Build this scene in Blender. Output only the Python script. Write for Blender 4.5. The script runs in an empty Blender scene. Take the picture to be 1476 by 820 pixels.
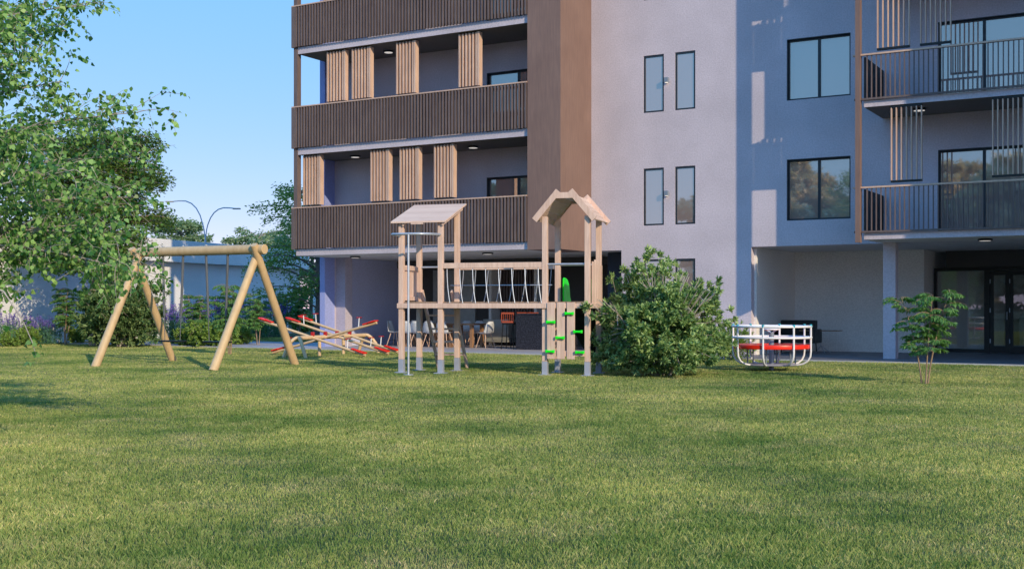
import bpy, math, random
import numpy as np
from mathutils import Vector, Quaternion
PI = math.pi
random.seed(7)
RS = np.random.RandomState(11)
scene = bpy.context.scene
C = scene.collection
F, H0, HC = 1701.0, 442.0, 1.3          # focal length in photo pixels, horizon row, eye height (used to survey real positions)

def at(px, py, Y):                       # survey: point seen at a photo pixel at depth Y
    return Vector(((px - 738) / F * Y, Y, HC + (H0 - py) / F * Y))
def gnd(px, py, z=0.0):
    return at(px, py, F * (HC - z) / (py - H0))

# ------------------------------------------------------------------ materials
def new_mat(name):
    m = bpy.data.materials.new(name); m.use_nodes = True
    nt = m.node_tree; b = nt.nodes['Principled BSDF']
    return m, nt, b
def N(nt, t, **kw):
    n = nt.nodes.new(t)
    for k, v in kw.items():
        if k in n.inputs: n.inputs[k].default_value = v
        else: setattr(n, k, v)
    return n
def col4(c): return (c[0], c[1], c[2], 1)
def ramp(nt, fac, c0, c1, p0=0.3, p1=0.7):
    r = N(nt, 'ShaderNodeValToRGB'); e = r.color_ramp.elements
    e[0].color = col4(c0); e[0].position = p0; e[1].color = col4(c1); e[1].position = p1
    nt.links.new(fac, r.inputs[0]); return r.outputs[0]
def noise(nt, scale, detail=3, stretch=None, rough=0.5):
    tc = N(nt, 'ShaderNodeTexCoord'); out = tc.outputs['Object']
    if stretch:
        mp = N(nt, 'ShaderNodeMapping'); mp.inputs['Scale'].default_value = stretch
        nt.links.new(out, mp.inputs[0]); out = mp.outputs[0]
    n = N(nt, 'ShaderNodeTexNoise', Scale=scale, Detail=detail, Roughness=rough)
    nt.links.new(out, n.inputs['Vector']); return n.outputs[0]
def bump(nt, b, fac, strength, dist=0.01):
    bp = N(nt, 'ShaderNodeBump', Strength=strength, Distance=dist)
    nt.links.new(fac, bp.inputs['Height']); nt.links.new(bp.outputs[0], b.inputs['Normal'])
def mixc(nt, fac, a, b, mode='MIX'):
    m = N(nt, 'ShaderNodeMix', data_type='RGBA', blend_type=mode)
    if isinstance(fac, float): m.inputs[0].default_value = fac
    else: nt.links.new(fac, m.inputs[0])
    for i, s in ((6, a), (7, b)):
        if isinstance(s, tuple): m.inputs[i].default_value = col4(s)
        else: nt.links.new(s, m.inputs[i])
    return m.outputs[2]
def sc(c, k): return tuple(min(1, x * k) for x in c)

def plaster(name, c, var=0.1, bs=0.35):
    m, nt, b = new_mat(name)
    f = noise(nt, 0.7, 5); g = noise(nt, 26, 4, rough=0.7)
    a = ramp(nt, f, sc(c, 1 - var), sc(c, 1 + var * 0.5), .35, .65)
    a2 = ramp(nt, g, (.80, .80, .80), (1, 1, 1), .35, .62)
    nt.links.new(mixc(nt, 1.0, a, a2, 'MULTIPLY'), b.inputs['Base Color'])
    b.inputs['Roughness'].default_value = 0.9
    bump(nt, b, g, bs, .012); return m
def wood(name, c, c2, scale=3, stretch=(14, 14, 1.2), rough=.6, bs=.15):
    m, nt, b = new_mat(name)
    f = noise(nt, scale, 6, stretch, .6); g = noise(nt, 1.3, 3)
    a = ramp(nt, f, c2, c, .3, .68)
    a = mixc(nt, 1.0, a, ramp(nt, g, (.86, .84, .84), (1, 1, 1), .3, .7), 'MULTIPLY')
    oi = N(nt, 'ShaderNodeNewGeometry')
    a = mixc(nt, 1.0, a, ramp(nt, oi.outputs['Random Per Island'], (.88, .86, .85), (1, 1, 1), 0, 1), 'MULTIPLY')
    nt.links.new(a, b.inputs['Base Color']); b.inputs['Roughness'].default_value = rough
    bump(nt, b, f, bs, .006); return m
def simple(name, c, rough=.5, metal=0, var=.12, scale=8, spec=.5):
    m, nt, b = new_mat(name)
    f = noise(nt, scale, 4)
    nt.links.new(ramp(nt, f, sc(c, 1 - var), sc(c, 1 + var * .4), .3, .7), b.inputs['Base Color'])
    nt.links.new(ramp(nt, f, (rough * 1.15,) * 3, (rough * .85,) * 3), b.inputs['Roughness'])
    b.inputs['Metallic'].default_value = metal
    b.inputs['Specular IOR Level'].default_value = spec; return m
def leafmat(name, c, c2, trans=.35, rough=.45, clump=None):
    m, nt, b = new_mat(name)
    g = N(nt, 'ShaderNodeNewGeometry')
    r = N(nt, 'ShaderNodeValToRGB'); e = r.color_ramp.elements
    e[0].color = col4(c2); e[1].color = col4(c); e[0].position = 0; e[1].position = 1
    nt.links.new(g.outputs['Random Per Island'], r.inputs[0]); colr = r.outputs[0]
    if clump:
        colr = mixc(nt, 1.0, colr, ramp(nt, noise(nt, clump, 2), (.62, .7, .6), (1.1, 1.05, 1), .35, .62), 'MULTIPLY')
    nt.links.new(colr, b.inputs['Base Color']); b.inputs['Roughness'].default_value = rough
    b.inputs['Specular IOR Level'].default_value = .35
    t = N(nt, 'ShaderNodeBsdfTranslucent')
    nt.links.new(mixc(nt, 1.0, colr, (1.25, 1.35, .7), 'MULTIPLY'), t.inputs[0])
    mx = N(nt, 'ShaderNodeMixShader'); mx.inputs[0].default_value = trans
    nt.links.new(b.outputs[0], mx.inputs[1]); nt.links.new(t.outputs[0], mx.inputs[2])
    nt.links.new(mx.outputs[0], nt.nodes['Material Output'].inputs[0]); return m
def glass_opaque(name, tint, refl=.45):
    m, nt, b = new_mat(name)
    b.inputs['Base Color'].default_value = col4(tint); b.inputs['Roughness'].default_value = .6
    g = N(nt, 'ShaderNodeBsdfGlossy', Roughness=.02); g.inputs[0].default_value = (1, .87, .76, 1)
    fr = N(nt, 'ShaderNodeFresnel', IOR=1.5)
    mp = N(nt, 'ShaderNodeMapRange'); mp.inputs[3].default_value = refl; mp.inputs[4].default_value = 1
    nt.links.new(fr.outputs[0], mp.inputs[0])
    mx = N(nt, 'ShaderNodeMixShader')
    nt.links.new(mp.outputs[0], mx.inputs[0]); nt.links.new(b.outputs[0], mx.inputs[1]); nt.links.new(g.outputs[0], mx.inputs[2])
    nt.links.new(mx.outputs[0], nt.nodes['Material Output'].inputs[0]); return m
def glass_clear(name, tint=(.92, .93, .92), refl=.05):
    m, nt, b = new_mat(name)
    t = N(nt, 'ShaderNodeBsdfTransparent'); t.inputs[0].default_value = col4(tint)
    g = N(nt, 'ShaderNodeBsdfGlossy', Roughness=.01)
    fr = N(nt, 'ShaderNodeFresnel', IOR=1.5)
    mp = N(nt, 'ShaderNodeMapRange'); mp.inputs[3].default_value = refl; mp.inputs[4].default_value = 1
    nt.links.new(fr.outputs[0], mp.inputs[0])
    mx = N(nt, 'ShaderNodeMixShader')
    nt.links.new(mp.outputs[0], mx.inputs[0]); nt.links.new(t.outputs[0], mx.inputs[1]); nt.links.new(g.outputs[0], mx.inputs[2])
    nt.links.new(mx.outputs[0], nt.nodes['Material Output'].inputs[0]); return m
def emis(name, c, s):
    m, nt, b = new_mat(name)
    b.inputs['Base Color'].default_value = col4(c); b.inputs['Emission Color'].default_value = col4(c)
    b.inputs['Emission Strength'].default_value = s; return m

GC_A, GC_B = (.56, .56, .21), (.17, .27, .08)
def grassmat(name, blade):
    m, nt, b = new_mat(name)
    big = noise(nt, .34, 5, (1, 1, 1), .6); med = noise(nt, 4.5, 3)
    a = ramp(nt, big, GC_B, GC_A, .36, .64)
    a = mixc(nt, 1.0, a, ramp(nt, med, (.70, .78, .72), (1.15, 1.1, 1.2), .3, .7), 'MULTIPLY')
    dry = noise(nt, 1.15, 5, (1, 1, 1), .7)
    a = mixc(nt, ramp(nt, dry, (0, 0, 0), (.75, .75, .75), .5, .7), a, (.50, .46, .26))
    if blade:
        g = N(nt, 'ShaderNodeNewGeometry')
        r = N(nt, 'ShaderNodeValToRGB'); e = r.color_ramp.elements
        e[0].color = (.65, .85, .6, 1); e[0].position = 0
        e[1].color = (1.9, 1.45, 2.0, 1); e[1].position = 1
        k = e.new(.55); k.color = (1, 1, .9, 1)
        k = e.new(.88); k.color = (1.35, 1.2, 1.2, 1)
        nt.links.new(g.outputs['Random Per Island'], r.inputs[0])
        a = mixc(nt, 1.0, a, r.outputs[0], 'MULTIPLY')
    else:
        a = mixc(nt, 1.0, a, (.22, .22, .20), 'MULTIPLY')
        bump(nt, b, noise(nt, 40, 4), .8, .03)
    nt.links.new(a, b.inputs['Base Color'])
    b.inputs['Roughness'].default_value = .6; b.inputs['Specular IOR Level'].default_value = .25
    if blade:
        t = N(nt, 'ShaderNodeBsdfTranslucent'); nt.links.new(mixc(nt, 1.0, a, (1.2, 1.3, .7), 'MULTIPLY'), t.inputs[0])
        mx = N(nt, 'ShaderNodeMixShader'); mx.inputs[0].default_value = .3
        nt.links.new(b.outputs[0], mx.inputs[1]); nt.links.new(t.outputs[0], mx.inputs[2])
        nt.links.new(mx.outputs[0], nt.nodes['Material Output'].inputs[0])
    return m

M = dict(
    wall=plaster('lavender_white_render', (.66, .59, .68)),
    pillar=plaster('shade_darkened_render', (.55, .50, .62)),  # wall render darkened so the colour carries the left pillar's shade
    blue=plaster('blue_shade_render', (.36, .42, .82), .1),  # plain wall render with its blue shade put into the colour
    hallshade=plaster('pale_blue_shade_render', (.62, .66, .95), .08),  # same render inside the hall, blue shade painted in, but paler
    lobby=plaster('beige_panel', (.92, .88, .86), .05, .1),
    white=plaster('white_boundary_render', (.92, .91, .93), .06, .3),
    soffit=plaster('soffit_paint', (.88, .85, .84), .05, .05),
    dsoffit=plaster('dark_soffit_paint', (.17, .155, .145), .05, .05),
    darkwall=plaster('charcoal_wall', (.10, .095, .095), .15, .1),
    navy=simple('navy_panel', (.02, .03, .06), .5),
    clad=wood('brown_wood_cladding', (.29, .185, .155), (.23, .148, .13), 2.5, (9, 9, .7), .65),
    slat=wood('brown_slat', (.205, .155, .15), (.15, .11, .11), 2, (6, 6, 1), .6),
    cream=wood('light_slat_wood', (.80, .56, .44), (.66, .44, .34), 2, (6, 6, 1), .6),
    frame=simple('dark_aluminium', (.02, .027, .04), .4, 0, .2),
    black=simple('black_paint', (.008, .008, .009), .45),
    play=wood('pale_playground_timber', (.94, .70, .60), (.72, .50, .41), 2.2, (10, 10, 1.0), .6, .12),
    roofing=wood('pale_roof_boards', (.97, .72, .60), (.88, .63, .52), 1.5, (1, 8, 8), .6, .08),
    playd=wood('deck_timber', (.42, .29, .21), (.30, .2, .14), 2.2, (10, 10, 1.0), .7, .12),
    log=wood('round_log_timber', (.80, .58, .33), (.66, .46, .25), 2.0, (5, 5, .8), .5, .12),
    slog=wood('seesaw_timber', (.86, .62, .38), (.72, .50, .30), 2.0, (4, 4, 4), .5, .1),
    steel=simple('galvanised_steel', (.50, .54, .64), .35, .35),
    shoe=simple('grey_post_shoe', (.42, .45, .56), .5, .2),
    chain=simple('grey_chain_sleeve', (.11, .12, .14), .5),
    wpaint=simple('white_tube_paint', (.9, .9, .96), .25, 0, .04),
    grey=simple('blue_grey_paint', (.22, .27, .36), .4),
    red=simple('red_plastic', (.95, .03, .012), .35),
    dred=simple('dark_red_plastic', (.42, .01, .015), .35),
    green=simple('bright_green_plastic', (.01, .95, .02), .35),
    cyan=simple('cyan_clamp', (.05, .45, .6), .4),
    dpaving=simple('dark_paving', (.17, .17, .21), .5, 0, .15, 3),
    stone=simple('pale_paving', (.44, .42, .48), .85, 0, .15, 3),
    edge=simple('pale_edging', (.5, .49, .5), .8),
    glass=glass_opaque('window_glass', (.34, .25, .24), .38),
    clear=glass_clear('clear_glass'),
    bark=wood('grey_bark', (.36, .31, .27), (.22, .18, .15), 3, (6, 6, 2), .85, .5),
    lbark=wood('pale_bark', (.52, .48, .44), (.34, .30, .27), 3, (5, 5, 2), .8, .4),
    sbark=wood('tan_stem', (.45, .33, .22), (.30, .2, .13), 3, (5, 5, 2), .8, .3),
    leafA=leafmat('birch_leaf', (.40, .62, .20), (.035, .15, .035), .36, .35),
    leafB=leafmat('hornbeam_leaf', (.20, .30, .06), (.05, .11, .03), .3, .5),
    leafC=leafmat('bush_leaf', (.58, .76, .34), (.045, .15, .06), .28, .5, 1.6),
    leafK=leafmat('dark_bush_leaf', (.34, .46, .20), (.05, .14, .06), .25, .5, 1.6),
    leafD=leafmat('sapling_leaf', (.22, .42, .13), (.08, .21, .07), .35, .5),
    leafE=leafmat('low_shrub_leaf', (.34, .48, .12), (.12, .22, .05), .3, .5),
    leafF=leafmat('lavender_leaf', (.16, .34, .20), (.06, .17, .11), .3, .6),
    leafG=leafmat('far_leaf', (.38, .48, .28), (.2, .3, .18), .3, .6),
    leafH=leafmat('dull_leaf', (.8, .68, .52), (.6, .5, .36), .2, .6),
    purple=leafmat('purple_flower', (.26, .15, .64), (.11, .08, .40), .2, .7),
    magenta=leafmat('magenta_flower', (.45, .03, .20), (.2, .02, .12), .2, .7),
    table=wood('table_wood', (.42, .24, .13), (.3, .16, .09), 2, (3, 3, 3), .5),
    shell=simple('white_shell', (.6, .62, .68), .35),
    copper=simple('red_stool_mesh', (.45, .09, .04), .5),
    steelbox=simple('stainless_cabinet', (.42, .42, .40), .4, .3),
    lamp=emis('lamp_glow', (1, .93, .85), .5),
    lampw=emis('wall_lamp_glow', (1, .9, .75), 1.0),
    grass=grassmat('grass_blades', True), ground=grassmat('turf_soil', False),
    plate=simple('concrete', (.4, .4, .4), .8),
)
def granite():
    m, nt, b = new_mat('speckled_granite')
    tc = N(nt, 'ShaderNodeTexCoord'); v = N(nt, 'ShaderNodeTexVoronoi', Scale=45)
    nt.links.new(tc.outputs['Object'], v.inputs['Vector'])
    f = noise(nt, 22, 5, rough=.7)
    a = ramp(nt, f, (.012, .013, .022), (.10, .10, .14), .45, .75)
    nt.links.new(mixc(nt, 1.0, a, ramp(nt, v.outputs['Distance'], (1.8, 1.8, 1.9), (.8, .8, .8), .0, .4), 'MULTIPLY'), b.inputs['Base Color'])
    b.inputs['Roughness'].default_value = .35; return m
M['granite'] = granite()

# ------------------------------------------------------------------ mesh builder
class MB:
    def __init__(s): s.v = []; s.f = []
    def quad(s, a, b, c, d):
        i = len(s.v); s.v += [tuple(a), tuple(b), tuple(c), tuple(d)]; s.f.append((i, i+1, i+2, i+3)); return s
    def box(s, x0, x1, y0, y1, z0, z1):
        i = len(s.v)
        s.v += [(x0,y0,z0),(x1,y0,z0),(x1,y1,z0),(x0,y1,z0),(x0,y0,z1),(x1,y0,z1),(x1,y1,z1),(x0,y1,z1)]
        for q in ((0,3,2,1),(4,5,6,7),(0,1,5,4),(1,2,6,5),(2,3,7,6),(3,0,4,7)): s.f.append(tuple(i+k for k in q))
        return s
    def bar(s, a, b, w, d, up=(0, 0, 1)):        # rectangular bar from a to b, w across, d along 'up'
        a, b = Vector(a), Vector(b); t = (b - a).normalized(); up = Vector(up)
        x = t.cross(up)
        if x.length < 1e-4: x = t.cross(Vector((1, 0, 0)))
        x.normalize(); y = x.cross(t).normalized(); i = len(s.v)
        for p in (a, b):
            for sx, sy in ((-1,-1),(1,-1),(1,1),(-1,1)): s.v.append(tuple(p + x*sx*w/2 + y*sy*d/2))
        for q in ((0,1,2,3),(7,6,5,4),(0,4,5,1),(1,5,6,2),(2,6,7,3),(3,7,4,0)): s.f.append(tuple(i+k for k in q))
        return s
    def tube(s, pts, r, n=8, closed=False, cap=True):
        pts = [Vector(p) for p in pts]; m = len(pts)
        rr = r if isinstance(r, (list, tuple)) else [r] * m
        i0 = len(s.v); prev = None
        for k, p in enumerate(pts):
            if closed: t = (pts[(k+1) % m] - pts[k-1])
            else: t = pts[min(k+1, m-1)] - pts[max(k-1, 0)]
            t.normalize()
            if prev is None:
                x = t.cross(Vector((0, 0, 1)))
                if x.length < .05: x = t.cross(Vector((1, 0, 0)))
            else: x = prev - t * prev.dot(t)
            x.normalize(); prev = x; y = t.cross(x)
            for j in range(n):
                a = 2 * PI * j / n
                s.v.append(tuple(p + (x * math.cos(a) + y * math.sin(a)) * rr[k]))
        for k in range(m if closed else m - 1):
            for j in range(n):
                a = i0 + k*n + j; b = i0 + k*n + (j+1) % n
                k2 = (k+1) % m; c = i0 + k2*n + (j+1) % n; d = i0 + k2*n + j
                s.f.append((a, b, c, d))
        if cap and not closed:
            s.f.append(tuple(i0 + j for j in range(n))[::-1]); s.f.append(tuple(i0 + (m-1)*n + j for j in range(n)))
        return s
    def prism(s, poly, axis, a, b):              # poly of (p,q) extruded along an axis
        i = len(s.v); n = len(poly)
        for w in (a, b):
            for p, q in poly:
                s.v.append({'x': (w, p, q), 'y': (p, w, q), 'z': (p, q, w)}[axis])
        s.f.append(tuple(i+k for k in range(n))); s.f.append(tuple(i+n+k for k in range(n))[::-1])
        for k in range(n): s.f.append((i+k, i+n+k, i+n+(k+1) % n, i+(k+1) % n))
        return s
    def lathe(s, prof, c=(0, 0, 0), n=24):
        i = len(s.v); m = len(prof)
        for r, z in prof:
            for j in range(n):
                a = 2*PI*j/n; s.v.append((c[0]+r*math.cos(a), c[1]+r*math.sin(a), c[2]+z))
        for k in range(m-1):
            for j in range(n):
                s.f.append((i+k*n+j, i+k*n+(j+1) % n, i+(k+1)*n+(j+1) % n, i+(k+1)*n+j))
        s.f.append(tuple(i+j for j in range(n))[::-1]); s.f.append(tuple(i+(m-1)*n+j for j in range(n)))
        return s
    def wall(s, u0, u1, z0, z1, v0, v1, holes):  # slab in the u-z plane with rectangular openings
        us = sorted({u0, u1, *[min(max(h[k], u0), u1) for h in holes for k in (0, 1)]})
        zs = sorted({z0, z1, *[min(max(h[k], z0), z1) for h in holes for k in (2, 3)]})
        def solid(i, j):
            if i < 0 or j < 0 or i >= len(us)-1 or j >= len(zs)-1: return False
            cu, cz = (us[i]+us[i+1])/2, (zs[j]+zs[j+1])/2
            return not any(h[0] < cu < h[1] and h[2] < cz < h[3] for h in holes)
        for i in range(len(us)-1):
            for j in range(len(zs)-1):
                if not solid(i, j): continue
                a, b, c, d = us[i], us[i+1], zs[j], zs[j+1]
                s.quad((a,v0,c),(b,v0,c),(b,v0,d),(a,v0,d)); s.quad((b,v1,c),(a,v1,c),(a,v1,d),(b,v1,d))
                if not solid(i-1, j): s.quad((a,v1,c),(a,v0,c),(a,v0,d),(a,v1,d))
                if not solid(i+1, j): s.quad((b,v0,c),(b,v1,c),(b,v1,d),(b,v0,d))
                if not solid(i, j-1): s.quad((a,v1,c),(b,v1,c),(b,v0,c),(a,v0,c))
                if not solid(i, j+1): s.quad((a,v0,d),(b,v0,d),(b,v1,d),(a,v1,d))
        return s

def link(name, me, mat, parent=None, loc=None, rotz=0, bevel=0):
    o = bpy.data.objects.new(name, me); C.objects.link(o)
    if mat: me.materials.append(mat)
    if parent: o.parent = parent
    if loc is not None: o.location = loc; o.rotation_euler.z = rotz
    if bevel:
        b = o.modifiers.new('edge', 'BEVEL'); b.width = bevel; b.segments = 2; b.limit_method = 'ANGLE'
    return o
def obj(name, mb, mat, parent=None, smooth=False, bevel=0, loc=None, rotz=0, off=None):
    me = bpy.data.meshes.new(name)
    v = mb.v
    if off is not None: v = [(a-off[0], b-off[1], c-off[2]) for a, b, c in v]
    me.from_pydata(v, [], mb.f); me.validate(); me.update()
    if smooth:
        me.polygons.foreach_set('use_smooth', [True]*len(me.polygons))
        try: me.set_sharp_from_angle(angle=math.radians(45))
        except Exception: pass
    return link(name, me, mat, parent, loc, rotz, bevel)
def np_mesh(name, V, counts, idx):
    me = bpy.data.meshes.new(name)
    V = np.asarray(V, np.float32); idx = np.asarray(idx, np.int32).ravel()
    me.vertices.add(len(V)); me.vertices.foreach_set('co', V.ravel())
    nf = len(idx) // counts
    me.loops.add(len(idx)); me.loops.foreach_set('vertex_index', idx)
    me.polygons.add(nf); me.polygons.foreach_set('loop_start', np.arange(0, len(idx), counts, dtype=np.int32))
    me.update(calc_edges=True); return me
def tag(o, label, cat, group=None, kind=None):
    if label: o['label'] = label
    if cat: o['category'] = cat
    if group: o['group'] = group
    if kind: o['kind'] = kind
    return o
def thing(name, label, cat, loc=(0, 0, 0), rotz=0, group=None):
    o = bpy.data.objects.new(name, None); C.objects.link(o); o.empty_display_size = .3
    o.location = loc; o.rotation_euler = (0, 0, rotz); return tag(o, label, cat, group)
def dup(root, loc, rotz, label, scale=1.0, group=None):
    r = root.copy(); C.objects.link(r); r.location = loc; r.rotation_euler = (0, 0, rotz); r.scale = (scale,)*3
    r['label'] = label
    if group: r['group'] = group
    for ch in list(root.children):
        c = ch.copy(); C.objects.link(c); c.parent = r
        for g in list(ch.children):
            d = g.copy(); C.objects.link(d); d.parent = c
    return r

# ------------------------------------------------------------------ foliage
LEAF = {  # outline in (across, along), unit length
    'birch': [(0, 0), (.42, .28), (.36, .55), (0, 1), (-.36, .55), (-.42, .28)],
    'oval': [(0, 0), (.28, .45), (0, 1), (-.28, .45)],
    'narrow': [(0, 0), (.12, .45), (0, 1), (-.12, .45)],
    'lance': [(0, 0), (.15, .5), (0, 1), (-.15, .5)],
}
def leaf_arrays(P, D, size, shape='oval', flat=.5, fold=.12, rs=RS):
    """P positions, D along-directions; returns vertices and faces of one leaf per row"""
    P = np.asarray(P, float); D = np.asarray(D, float); n = len(P)
    D = D / (np.linalg.norm(D, axis=1, keepdims=True) + 1e-9)
    R = rs.normal(size=(n, 3)); R[:, 2] += flat * 4
    A = np.cross(D, R); A /= (np.linalg.norm(A, axis=1, keepdims=True) + 1e-9)
    U = np.cross(A, D)
    sz = (np.asarray(size) * rs.uniform(.7, 1.25, n))[:, None]
    L = LEAF[shape]; k = len(L)
    V = np.zeros((n, k, 3))
    for j, (a, l) in enumerate(L):
        V[:, j] = P + D*sz*l + A*sz*a + U*sz*(abs(a)*fold*2 - l*l*.15)
    idx = np.arange(n*k).reshape(n, k)
    return V.reshape(-1, 3), idx, k
def leaves(name, P, D, size, mat, parent, shape='oval', flat=.5, off=None, fold=.12):
    V, idx, k = leaf_arrays(P, D, size, shape, flat, fold)
    if off is not None: V = V - np.array(off)
    return link(name, np_mesh(name, V, k, idx), mat, parent)
def bez(a, b, c, n):
    return [a*(1-t)**2 + b*2*t*(1-t) + c*t*t for t in [i/(n-1) for i in range(n)]]
def rnd(s=1): return Vector((random.gauss(0, s), random.gauss(0, s), random.gauss(0, s)))

def layered_tree(name, label, loc, height, rad, zlow, n_spray=60, per=150, lsize=.09, mat='leafB', group=None, cat='tree', seed=1, bark='bark', xs=1.0):
    random.seed(seed); rs = np.random.RandomState(seed)
    t = thing(name, label, cat, loc, random.uniform(0, 6.28), group)
    tb = MB(); top = height * .93
    tp = [Vector((math.sin(z*1.3)*.08*rad*.4, math.cos(z*.9)*.07*rad*.4, z)) for z in np.linspace(0, top, 9)]
    r0 = .028*height
    tb.tube(tp, [r0*(1-.85*i/8) for i in range(9)], 8)
    P, D = [], []
    bb = MB()
    for i in range(n_spray):
        f = (i + random.random()) / n_spray
        z0 = zlow*.75 + (top - zlow*.75) * f**.9
        h = (z0 - zlow) / max(.01, height - zlow)
        env = rad * math.sqrt(max(.06, 1 - (1.75*max(h, -.2) - .62)**2 / 1.45)) * random.uniform(.62, 1.12)
        a = i * 2.399 + random.uniform(-.4, .4)
        d = Vector((math.cos(a)*xs, math.sin(a), 0)); rise = random.uniform(-.02, .32) * env
        s0 = Vector((0, 0, z0)); e0 = s0 + d*env + Vector((0, 0, rise))
        pts = bez(s0, s0 + d*env*.5 + Vector((0, 0, rise+.18*env)), e0, 7)
        bb.tube(pts, [r0*.28*(1-.85*k/6)*(.5+.5*env/rad) for k in range(7)], 5)
        side = d.cross(Vector((0, 0, 1)))
        m = int(1.9*per * (.4 + env/rad*.7))
        for _ in range(m):
            tt = random.random()**.65; tt = .22 + .8*tt
            k = min(5, int(tt*6)); p = pts[k].lerp(pts[k+1], min(1.3, tt*6-k))
            w = env*.34*math.sin(min(PI, tt*2.6))*random.uniform(-1, 1)
            p = p + side*w + Vector((0, 0, random.gauss(-.03, .085*rad**.5) - abs(w)*.12))
            P.append(p); D.append(d*.6 + side*(1 if w > 0 else -1)*.8 + rnd(.45))
        for sgn in (-1, 1):
            for tt in (.4, .62, .8):
                k = int(tt*6); p = pts[k]
                q = p + side*sgn*env*.28*(1.1-tt) + d*env*.18 - Vector((0, 0, .03))
                bb.tube([p, (p+q)/2 + rnd(.02), q], [r0*.08, r0*.05, r0*.03], 4)
    obj('trunk', tb, M[bark], t, True); obj('branches', bb, M[bark], t, True)
    leaves('crown', P, D, lsize, M[mat], t, 'oval', .5)
    return t

def bush(name, label, loc, rx, rz, tips, per, lsize, mat='leafC', seed=3, group=None, twigs=26, shape='narrow', cat='bush', zc=.46, holes=7):
    random.seed(seed)
    t = thing(name, label, cat, loc, random.uniform(0, 6.28), group)
    lobes = [(Vector((math.cos(a)*b, math.sin(a)*b, c)).normalized(), random.uniform(.74, 1.12)) for a, b, c in
             [(random.uniform(0, 6.28), random.uniform(.3, 1), random.uniform(-.75, 1)) for _ in range(38)]]
    hol = [(Vector((random.gauss(0, 1), random.gauss(0, 1), random.uniform(-.3, .9))).normalized()) for _ in range(holes)]
    P, D, S = [], [], []
    ctr = Vector((0, 0, rz*zc)); br = MB()
    def radius(d):
        w = 0; r = 0
        for l, m in lobes:
            k = max(0, d.dot(l))**30; w += k; r += k*m
        r = r / w if w > .02 else .88
        for h in hol:
            k = d.dot(h)
            if k > .91: r *= 1 - .5*(k-.91)/.09
        return r
    for i in range(tips):
        d = Vector((random.gauss(0, 1), random.gauss(0, 1), random.gauss(0, .85)))
        d.normalize(); depth = random.random()**.45
        if depth < .3: continue
        r = radius(d) * depth * random.uniform(.93, 1.07)
        p = ctr + Vector((d.x*rx*r, d.y*rx*r, d.z*rz*(.56 if d.z > 0 else .5)*r*1.0))
        if p.z < .05*rz: p.z = random.uniform(.03, .22)*rz
        ax = (d + Vector((0, 0, .45)) + rnd(.35)).normalized()
        for k in range(per):
            q = p - ax*random.uniform(0, lsize*.7)
            dd = ax*random.uniform(.3, 1.0) + rnd(.48)
            P.append(q); D.append(dd); S.append(lsize)
        if i % 3 == 0: br.tube([p - ax*lsize*2.5 - Vector((d.x, d.y, d.z*.5))*.12*rx, p], [.006*rx, .003*rx], 3, cap=False)
    for i in range(twigs):
        a = i*2.4; el = random.uniform(.25, 1.2)
        d = Vector((math.cos(a)*math.cos(el), math.sin(a)*math.cos(el), math.sin(el)))
        e = ctr + Vector((d.x*rx, d.y*rx, d.z*rz*.5))*.86; e.z = max(.1, e.z)
        s0 = Vector((random.gauss(0, .05)*rx, random.gauss(0, .05)*rx, 0))
        pts = bez(s0, s0 + Vector((d.x*.3*rx, d.y*.3*rx, e.z*.55)), e, 6)
        br.tube(pts, [.022*rx*(1-.8*k/5) for k in range(6)], 5)
        for k in (3, 4):
            for _ in range(2):
                q = pts[k] + (d + rnd(.5)).normalized()*.22*rx
                br.tube([pts[k], (pts[k]+q)/2+rnd(.01), q], [.008*rx, .006*rx, .003*rx], 4)
    obj('branches', br, M['lbark'], t, True)
    leaves('foliage', P, D, np.array(S), M[mat], t, shape, .15)
    return t

def sapling(name, label, loc, h, seed=5, group=None, stems=3, fr=46, rotz=0, spread=.45, lmat='leafD'):
    random.seed(seed)
    t = thing(name, label, 'sapling', loc, rotz, group)
    st = MB(); P, D = [], []; rb = MB()
    for s_ in range(stems):
        a = s_*2*PI/stems + random.uniform(-.5, .5) + .4
        top = Vector((math.cos(a)*spread*h*.55, math.sin(a)*spread*h*.3, h*random.uniform(.78, 1)))
        b0 = Vector((math.cos(a)*.05, math.sin(a)*.04, 0))
        pts = bez(b0, Vector((math.cos(a)*.07*h, math.sin(a)*.05*h, h*.4)), top, 9)
        st.tube(pts, [.0125*h**.6*(1-.7*k/8) for k in range(9)], 6)
        nf = fr//stems
        for i in range(nf):
            f = .38 + .64*(i+random.random())/nf
            k = min(7, int(f*8)); p = pts[k].lerp(pts[k+1], min(1, f*8-k))
            b = random.uniform(0, 2*PI); L = h*random.uniform(.13, .23)
            d = Vector((math.cos(b), math.sin(b), random.uniform(.1, .75))).normalized()
            q = p + d*L + Vector((0, 0, -.33*L)); mid = p + d*L*.55 + Vector((0, 0, .1*L))
            fp = bez(p, mid, q, 6); rb.tube(fp, [.004*h, .003*h, .003*h, .002*h, .002*h, .001*h], 3, cap=False)
            for j in range(4):                      # side rachises
                base = fp[1+j]; tdir = (fp[min(5, 2+j)] - base).normalized(); side = tdir.cross(Vector((0, 0, 1))).normalized()
                for sg in (-1, 1):
                    e = base + (tdir*.55 + side*sg*.8 + Vector((0, 0, -.25))).normalized()*L*.42*(1-.12*j)
                    for m in range(10):
                        g = base.lerp(e, .1 + m*.1)
                        P.append(g); D.append((e-base).normalized()*.8 + side*random.uniform(-1, 1)*.9 + Vector((0, 0, -.35)) + rnd(.2))
    obj('stem', st, M['sbark'], t, True); obj('twigs', rb, M['sbark'], t)
    leaves('foliage', P, D, h*.044, M[lmat], t, 'lance', .5)
    return t

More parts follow.
